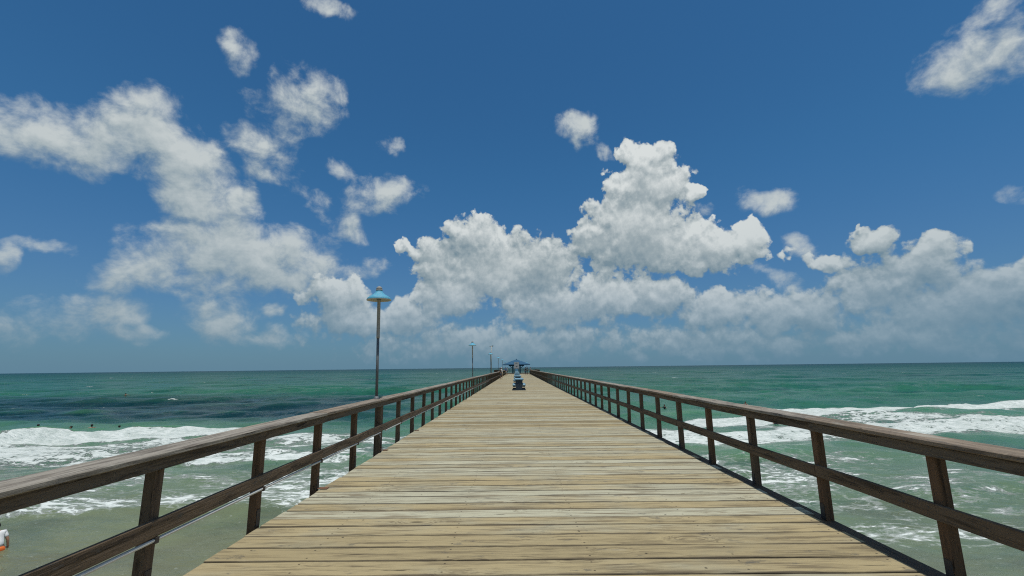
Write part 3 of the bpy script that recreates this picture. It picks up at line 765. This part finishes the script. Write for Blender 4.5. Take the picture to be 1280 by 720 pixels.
# ------------------------------------------------------------------ lamps
LG = 'blue domed lamps along the pier railing'
def make_lamp():
    root = thing('lamp_post', (0, 0, 0), 'x', 'street lamp', LG)
    MB().lathe([(0.075, 0.0), (0.075, 0.012), (0.045, 0.016), (0.042, 0.05), (0.033, 0.055)], 16).build('base_flange', M_DARKPOLE, root)
    MB().lathe([(0.030, 0.05), (0.030, 1.33)], 16).build('lower_pole', M_DARKPOLE, root)
    MB().lathe([(0.036, 1.30), (0.038, 1.34), (0.036, 2.12), (0.05, 2.13), (0.05, 2.19)], 16).build('upper_pole', M_GALV, root)
    Z0 = 2.158
    sh = [(0.066, 0.208), (0.074, 0.192), (0.090, 0.166), (0.118, 0.136), (0.155, 0.108), (0.198, 0.084), (0.234, 0.060), (0.254, 0.036), (0.263, 0.016), (0.264, 0.004)]
    MB().lathe([(r, Z0 + z) for r, z in sh], 32, cap0=True, cap1=False).build('lamp_shade', M_SHADE, root)
    MB().lathe([(0.270, Z0 + 0.006), (0.269, Z0 - 0.008), (0.255, Z0 - 0.008), (0.243, Z0 + 0.02), (0.20, Z0 + 0.064), (0.12, Z0 + 0.12), (0.06, Z0 + 0.18)], 32, cap0=False).build('shade_lining', M_INNER, root)
    MB().lathe([(0.055, 2.19), (0.06, 2.25), (0.05, 2.27)], 16).build('bulb_holder', M_RUST, root)
    MB().lathe([(r, z - 0.04) for r, z in [(0.062, 2.405), (0.072, 2.412), (0.072, 2.44), (0.058, 2.446), (0.066, 2.455), (0.062, 2.475), (0.035, 2.50), (0.012, 2.51)]], 20).build('finial', M_CAPGREY, root)
    return root
lamp0 = make_lamp()
LL = ['tall lamp with weathered blue dome shade on grey pole, nearest on left rail',
      'second blue domed lamp out along the left rail, about halfway down in height',
      'third blue domed lamp along the left rail, a taller bare pole just behind it',
      'fourth small domed lamp along the left rail, toward the pavilion',
      'fifth tiny domed lamp along the left rail, beside the pavilion roof',
      'tiny domed lamp touching the left eave of the far pavilion']
for i, lab in enumerate(LL):
    o = lamp0 if i == 0 else copy_tree(lamp0)
    o.location = (-3.045, posts_l[6 + 14 * i] if 6 + 14 * i < len(posts_l) else 119.0, TOP + 0.001)
    o.rotation_euler = (R(random.uniform(-0.6, 0.6)), R(0.9 if i == 0 else random.uniform(-0.8, 0.8)), random.uniform(0, 6))
    o['label'] = lab
o = copy_tree(lamp0); o.location = (PX1 - 2.9, PY1 - 0.1, TOP + 0.001); o.rotation_euler = (0, 0, 1)
o['label'] = 'tiny pale domed lamp right of the pavilion roof at the pier end'; o['group'] = LG
# cable loop at the first lamp post
yy = posts_l[6]
c = MB().tube([(-2.885, yy - 0.22, 0.385), (-2.84, yy - 0.27, 0.30), (-2.83, yy - 0.29, 0.20), (-2.84, yy - 0.24, 0.12), (-2.86, yy - 0.12, 0.075), (-2.87, yy - 0.02, 0.06), (-2.88, yy + 0.06, 0.05)], 0.011, 8).build('cable', M_CABLE)
tag(c, 'black cable looping from the conduit to the foot of the nearest lamp post', 'cable')
# tall bare pole
root = thing('light_pole', (-3.045, 53.2, TOP), 'tall slim bare pole with a short crossarm behind the third lamp', 'pole')
MB().lathe([(0.04, 0.0), (0.033, 3.20)], 12).build('pole', M_GALV, root)
MB().tube([(-0.22, 0, 3.17), (0.22, 0, 3.17)], 0.03, 8).build('crossarm', M_GALV, root)
MB().box(0.05, 0.24, -0.06, 0.06, 3.205, 3.26, 0.01).build('light_head', M_DARKPOLE, root)

# ------------------------------------------------------------------ double-sided benches down the middle
def make_bench():
    root = thing('pier_bench', (0, 0, 0), 'x', 'bench', 'double sided blue benches down the pier')
    for yy in (0.0, 2.2):
        MB().prism([(-0.235, 0.0), (0.235, 0.0), (0.265, 0.76), (-0.265, 0.76)], yy, yy + 0.09).build('end_panel', M_NAVY, root)
        for sx in (-1, 1):
            x0, x1 = sorted((sx * 0.238, sx * 0.50))
            MB().box(x0, x1, yy + 0.005, yy + 0.085, 0.0, 0.10, 0.008).build('foot', M_NAVY, root)
            x0, x1 = sorted((sx * 0.25, sx * 0.46))
            MB().box(x0, x1, yy + 0.01, yy + 0.08, 0.25, 0.325, 0.008).build('seat_bracket', M_NAVY, root)
    MB().box(-0.345, 0.345, -0.05, 2.36, 0.763, 0.86, 0.02).build('top_shelf', M_PALEBLUE, root)
    for sx in (-1, 1):
        x0, x1 = sorted((sx * 0.265, sx * 0.505))
        MB().box(x0, x1, -0.04, 2.34, 0.328, 0.46, 0.045).build('seat', M_PALEBLUE, root)
        x0, x1 = sorted((sx * 0.17, sx * 0.215))
        MB().box(x0, x1, 0.093, 2.197, 0.30, 0.72, 0.008).build('backrest', M_BLUE, root)
    return root
b0 = make_bench()
BL = ['dark blue double bench with pale blue seats, nearest of the row down the deck',
      'second blue double bench of the row, directly behind the nearest one',
      'third blue double bench of the row, mostly hidden by the nearer two',
      'fourth blue double bench, at the middle of the row down the deck',
      'fifth blue double bench of the row, counted from the nearest',
      'blue double bench next to last in the row, before the pavilion',
      'farthest blue double bench of the row, right in front of the pavilion']
for i, lab in enumerate(BL):
    o = b0 if i == 0 else copy_tree(b0)
    o.location = (0.14 + (0, -0.05, -0.10, -0.13, -0.18, -0.20, -0.22)[i], 34.0 + 12.3 * i, 0.005); o['label'] = lab

# ------------------------------------------------------------------ pavilion
pv = thing('pavilion', (-0.15, 125.5, 0.0), 'blue hip roofed open pavilion across the deck near the pier end', 'pavilion')
def hip(w, d, z0, z1, r, t):
    mbx = MB(); bm = mbx.bm
    lo = [bm.verts.new(p) for p in ((-w, 0, z0), (w, 0, z0), (w, d, z0), (-w, d, z0))]
    hi = [bm.verts.new(p) for p in ((-w, 0, z0 + t), (w, 0, z0 + t), (w, d, z0 + t), (-w, d, z0 + t))]
    a, b_ = bm.verts.new((0, r, z1)), bm.verts.new((0, d - r, z1))
    for f in ((hi[0], hi[1], a), (hi[1], hi[2], b_, a), (hi[2], hi[3], b_), (hi[3], hi[0], a, b_)): bm.faces.new(f)
    for i in range(4): bm.faces.new((lo[i], lo[(i + 1) % 4], hi[(i + 1) % 4], hi[i]))
    bm.faces.new(lo)
    return mbx
hip(3.85, 8.0, 2.42, 4.02, 3.0, 0.16).build('roof', M_ROOF, pv)
MB().lathe([(0.16, 3.98), (0.14, 4.14), (0.02, 4.18)], 12, 0, 3.0).build('roof_finial', M_TEAL, pv)
for xx in (-1.05, 1.05):
    for yy in (0.9, 7.1):
        MB().box(xx - 0.17, xx + 0.17, yy - 0.17, yy + 0.17, 0.005, 2.417, 0.01).build('column', M_TEAL, pv)
for yy in (0.6, 7.25):
    MB().box(-2.2, 2.2, yy, yy + 0.14, 2.10, 2.418, 0.01).build('roof_beam', M_ROOF, pv)
for sx in (-1, 1):
    MB().prism([(sx * 1.235, 1.5), (sx * 1.235, 1.72), (sx * 2.0, 2.098), (sx * 1.75, 2.098)], 0.85, 0.97).build('brace', M_TEAL, pv)
MB().box(-0.7, 0.7, 2.2, 6.0, 0.42, 0.50, 0.01).build('inner_seat', M_BLUE, pv)
MB().box(-0.6, 0.6, 2.4, 5.8, 0.006, 0.418, 0.01).build('seat_base', M_NAVY, pv)
sg = thing('notice_board', (-0.12, 125.15, 0.0), 'pale grey notice board standing upright under the front of the pavilion roof', 'sign')
MB().box(-0.70, 0.70, -0.04, 0.04, 1.42, 3.15, 0.01).build('panel', M_SIGN, sg)
MB().box(-0.22, 0.25, -0.052, -0.042, 1.92, 2.12).build('dark_marking', M_SIGNMARK, sg)
MB().box(-0.30, 0.30, -0.052, -0.042, 2.82, 2.94).build('dark_marking', M_SIGNMARK, sg)
MB().box(-0.75, 0.75, 0.042, 0.10, 1.36, 3.20, 0.01).build('frame', M_TEAL, sg)
for xx in (-0.45, 0.45):
    MB().box(xx - 0.06, xx + 0.06, 0.103, 0.20, 0.005, 3.0).build('leg', M_TEAL, sg)
MB().box(-0.38, 0.38, -0.03, 0.10, 0.005, 1.355, 0.01).build('base', M_BLUE, sg)

# ------------------------------------------------------------------ people
def simple_mat(name, c, rough=0.7): return paint(name, c, rough, var=0.2, scale=30)
SKIN = {'light': simple_mat('skin_light', (0.48, 0.28, 0.19), 0.5), 'tan': simple_mat('skin_tan', (0.30, 0.165, 0.10), 0.5)}
HAIR_D = simple_mat('hair_dark', (0.014, 0.011, 0.010)); HAIR_B = simple_mat('hair_brown', (0.05, 0.03, 0.018))
CL = {n: simple_mat('cloth_' + n, c) for n, c in dict(white=(0.75, 0.75, 0.74), black=(0.015, 0.015, 0.018), beige=(0.42, 0.34, 0.24), brown=(0.10, 0.07, 0.05),
      navy=(0.02, 0.035, 0.08), orange=(0.75, 0.16, 0.03), blue=(0.05, 0.10, 0.35), grey=(0.25, 0.26, 0.27)).items()}
M_EYE = simple_mat('eye_dark', (0.02, 0.015, 0.012))

def skin_mesh(name, pts, edges, rads, mat, parent, root_i=0, sub=2, loc=None):
    me = bpy.data.meshes.new(name)
    me.from_pydata(pts, edges, [])
    o = new_obj(name, me, mat, parent, loc)
    sk = o.modifiers.new('skin', 'SKIN')
    lay = me.skin_vertices[0].data if me.skin_vertices else None
    if lay is None:
        bm = bmesh.new(); bm.from_mesh(me); bm.verts.layers.skin.verify(); bm.to_mesh(me); bm.free()
        lay = me.skin_vertices[0].data
    for i, r in enumerate(rads):
        lay[i].radius = r if isinstance(r, tuple) else (r, r)
        lay[i].use_root = (i == root_i)
    sk.use_smooth_shade = True
    o.modifiers.new('subdivision', 'SUBSURF').levels = sub
    o.modifiers['subdivision'].render_levels = sub
    return o

def person(loc, rz, label, group=None, skin='tan', hair=HAIR_D, shirt=None, pants='navy', long_pants=False, pose='stand', lean=0.0, h=1.72, sub=1):
    root = thing('person', loc, label, 'person', group, rz)
    s = h / 1.72
    def T(p, up=True):
        x, y_, z = p
        if up and lean and z > 0.95:
            d = z - 0.95; c_, s_ = math.cos(lean), math.sin(lean)
            y_, z = y_ * c_ + d * s_, 0.95 + d * c_ - y_ * s_
        return (x * s, y_ * s, z * s)
    # faces +y
    arms = dict(stand=[((0.23, 0.0, 1.14), (0.25, 0.07, 0.90), (0.255, 0.12, 0.81))] * 2,
                rail=[((0.25, 0.12, 1.18), (0.22, 0.34, 1.10), (0.21, 0.43, 1.09))] * 2,
                swim=[((0.42, 0.10, 1.32), (0.60, 0.22, 1.30), (0.69, 0.26, 1.30))] * 2,
                up=[((0.30, 0.08, 1.45), (0.26, 0.14, 1.70), (0.25, 0.14, 1.80))] * 2)[pose]
    pts = [(0, 0, 0.95), (0, 0.0, 1.12), (0, 0.01, 1.30), (0, 0.0, 1.42), (0, 0.01, 1.49), (0, 0.02, 1.56), (0, 0.025, 1.63), (0, 0.015, 1.69)]
    rad = [(0.155, 0.11), (0.135, 0.095), (0.165, 0.11), (0.12, 0.08), (0.052, 0.055), (0.066, 0.082), (0.078, 0.095), (0.052, 0.065)]
    ed = [(i, i + 1) for i in range(7)]
    for si, sx in enumerate((-1, 1)):
        e_, w_, hd = arms[si]
        i = len(pts)
        pts += [(sx * 0.175, 0, 1.41), (sx * e_[0], e_[1], e_[2]), (sx * w_[0], w_[1], w_[2]), (sx * hd[0], hd[1], hd[2])]
        rad += [0.055, 0.040, 0.029, (0.038, 0.018)]
        ed += [(3, i), (i, i + 1), (i + 1, i + 2), (i + 2, i + 3)]
        # fingers and thumb
        hv = Vector(hd); fv = (Vector(hd) - Vector(w_)).normalized(); side = Vector((0, 1, 0)).cross(fv) if abs(fv.y) < 0.9 else Vector((1, 0, 0))
        side.normalize()
        for q, L in zip((-1.5, -0.5, 0.5, 1.5), (0.06, 0.075, 0.08, 0.07)):
            a = hv + side * q * 0.017; c_ = a + fv * L
            j = len(pts); pts += [(sx * a.x, a.y, a.z), (sx * c_.x, c_.y + 0.01, c_.z)]
            rad += [0.010, 0.008]; ed += [(i + 3, j), (j, j + 1)]
        i2 = len(pts)
        pts += [(sx * 0.095, 0, 0.88), (sx * 0.105, 0.02, 0.48), (sx * 0.11, -0.015, 0.09), (sx * 0.125, 0.13, 0.035)]
        rad += [0.088, 0.058, 0.040, (0.042, 0.030)]
        ed += [(0, i2), (i2, i2 + 1), (i2 + 1, i2 + 2), (i2 + 2, i2 + 3)]
    body = skin_mesh('body', [T(p) for p in pts], ed, [tuple(a * s for a in r) if isinstance(r, tuple) else r * s for r in rad], SKIN[skin], root, 0, sub)
    def ell(name, c, r, mat, clip=None):
        mbx = MB(); bmesh.ops.create_uvsphere(mbx.bm, u_segments=16, v_segments=10, radius=1.0)
        for v in mbx.bm.verts:
            v.co = Vector((v.co.x * r[0], v.co.y * r[1], v.co.z * r[2]))
        if clip:
            dl = [v for v in mbx.bm.verts if clip(v.co)]
            bmesh.ops.delete(mbx.bm, geom=dl, context='VERTS')
        for f in mbx.bm.faces: f.smooth = True
        cc = Vector(T(c))
        for v in mbx.bm.verts: v.co = v.co * s + cc
        return mbx.build(name, mat, root)
    ell('hair', (0, 0.005, 1.655), (0.098, 0.112, 0.108), hair, lambda v: v.y > 0.045 and v.z < 0.045 or v.z < -0.07)
    mbx = MB()
    for c, r in (((-0.032, 0.108, 1.625), 0.012), ((0.032, 0.108, 1.625), 0.012)):
        bmesh.ops.create_uvsphere(mbx.bm, u_segments=8, v_segments=6, radius=r * s, matrix=Matrix.Translation(T(c)))
    mbx.build('eyes', M_EYE, root)
    mbx = MB()
    for c, r, sc3 in (((0, 0.118, 1.595), 0.017, (0.8, 1.2, 1.6)), ((-0.083, 0.02, 1.61), 0.024, (0.5, 0.9, 1.4)), ((0.083, 0.02, 1.61), 0.024, (0.5, 0.9, 1.4)), ((0, 0.098, 1.553), 0.016, (1.6, 0.5, 0.5))):
        bmesh.ops.create_uvsphere(mbx.bm, u_segments=8, v_segments=6, radius=r * s, matrix=Matrix.Translation(T(c)) @ Matrix.Diagonal((*sc3, 1)))
    mbx.build('face_features', SKIN[skin], root)
    if shirt:
        P = [(0, 0, 0.93), (0, 0, 1.12), (0, 0.01, 1.30), (0, 0.0, 1.425), (0, 0.0, 1.46)]
        Rr = [(0.172, 0.128), (0.155, 0.115), (0.182, 0.128), (0.135, 0.095), (0.075, 0.07)]
        E_ = [(0, 1), (1, 2), (2, 3), (3, 4)]
        for si, sx in enumerate((-1, 1)):
            e_ = Vector(arms[si][0]); sh_ = Vector((0.175, 0, 1.41)); mid = sh_.lerp(e_, 0.75); i = len(P)
            P += [(sx * 0.175, 0, 1.41), (sx * mid.x, mid.y, mid.z)]; Rr += [0.072, 0.062]; E_ += [(3, i), (i, i + 1)]
        skin_mesh('shirt', [T(p) for p in P], E_, [tuple(a * s for a in r) if isinstance(r, tuple) else r * s for r in Rr], CL[shirt], root, 0, 1)
    kz = 0.12 if long_pants else 0.55
    P = [(0, 0, 1.0), (0, 0, 0.90)]; Rr = [(0.168, 0.122), (0.165, 0.125)]; E_ = [(0, 1)]
    for sx in (-1, 1):
        i = len(P); P += [(sx * 0.097, 0, 0.84), (sx * 0.105, 0.015, kz)]; Rr += [0.102, 0.058 if long_pants else 0.082]; E_ += [(1, i), (i, i + 1)]
    skin_mesh('trousers' if long_pants else 'shorts', [T(p) for p in P], E_, [tuple(a * s for a in r) if isinstance(r, tuple) else r * s for r in Rr], CL[pants], root, 0, 1)
    return root

# on the pier
person((2.42, 108.0, 0.004), R(-70), 'person in black standing by the right rail, before the pavilion', 'people on the pier', shirt='black', pants='black', long_pants=True, pose='stand', h=1.85)
person((2.86, 100.0, 0.004), R(-88), 'person in dark grey leaning on the right rail, next to the one in black', 'people on the pier', shirt='grey', pants='black', long_pants=True, pose='rail', lean=0.2)
person((-2.42, 66.5, 0.004), R(90), 'person in brown leaning on the left rail, left of the person in white', 'people on the pier', shirt='brown', pants='navy', pose='rail', lean=0.15, h=1.68, skin='tan', hair=HAIR_B)
person((-2.42, 73.0, 0.004), R(95), 'person in a white shirt and beige shorts at the left rail', 'people on the pier', shirt='white', pants='beige', pose='rail', lean=0.15, skin='light', hair=simple_mat('hair_pale', (0.45, 0.40, 0.32)))
person((-2.40, 98.0, 0.004), R(80), 'person in blue leaning on the left rail, farthest along it', 'people on the pier', shirt='blue', pants='beige', pose='rail', lean=0.2)
person((-2.30, 105.0, 0.004), R(100), 'person in grey by the left rail close to the pavilion', 'people on the pier', shirt='grey', pants='navy', pose='stand')
person((2.05, 110.0, 0.004), R(60), 'person in dark clothes facing the one in black, nearer the middle of the deck', 'people on the pier', shirt='black', pants='navy', long_pants=True, pose='stand', h=1.72)
# in the sea
SW = [(-45.6, 43.0, 0.62, 0.4, 'swimmer, dark head only, leftmost beyond the left breaker', 'swim'),
      (-42.4, 43.0, 0.62, 2.6, 'swimmer, dark head, second from left beyond the left breaker', 'swim'),
      (-41.0, 43.6, 0.60, 1.0, 'dark haired swimmer showing bare shoulders above the left breaker', 'swim'),
      (-39.2, 44.6, 0.40, 0.0, 'swimmer, dark head, rightmost of the row beyond the left breaker', 'swim'),
      (-84.0, 96.0, 0.60, 0.0, 'lone swimmer far out past the dark water on the left', 'swim'),
      (20.0, 62.0, 0.55, 2.0, 'swimmer with dark head and shoulders seen between right railing posts', 'swim'),
      (33.0, 66.0, 0.62, 2.0, 'swimmer whose dark head just clears the top of the right rail', 'swim'),
      (23.6, 42.0, 0.98, 2.8, 'bather standing in white foam below the right rail', 'stand')]
for (x, y, out, rz, lab, pose) in SW:
    person((x, y, sea_z(x, y) - 1.72 + out), rz, lab, 'swimmers in the surf', shirt='black' if 'shoulders seen' in lab or 'bather' in lab else None, pose=pose)
person((-16.62, 15.1, sea_z(-16.62, 15.1) - 0.86), R(70), 'bather in white shirt and orange shorts wading, cut by the left frame edge', 'swimmers in the surf',
       shirt='white', pants='orange', pose='stand', lean=0.5, skin='tan')
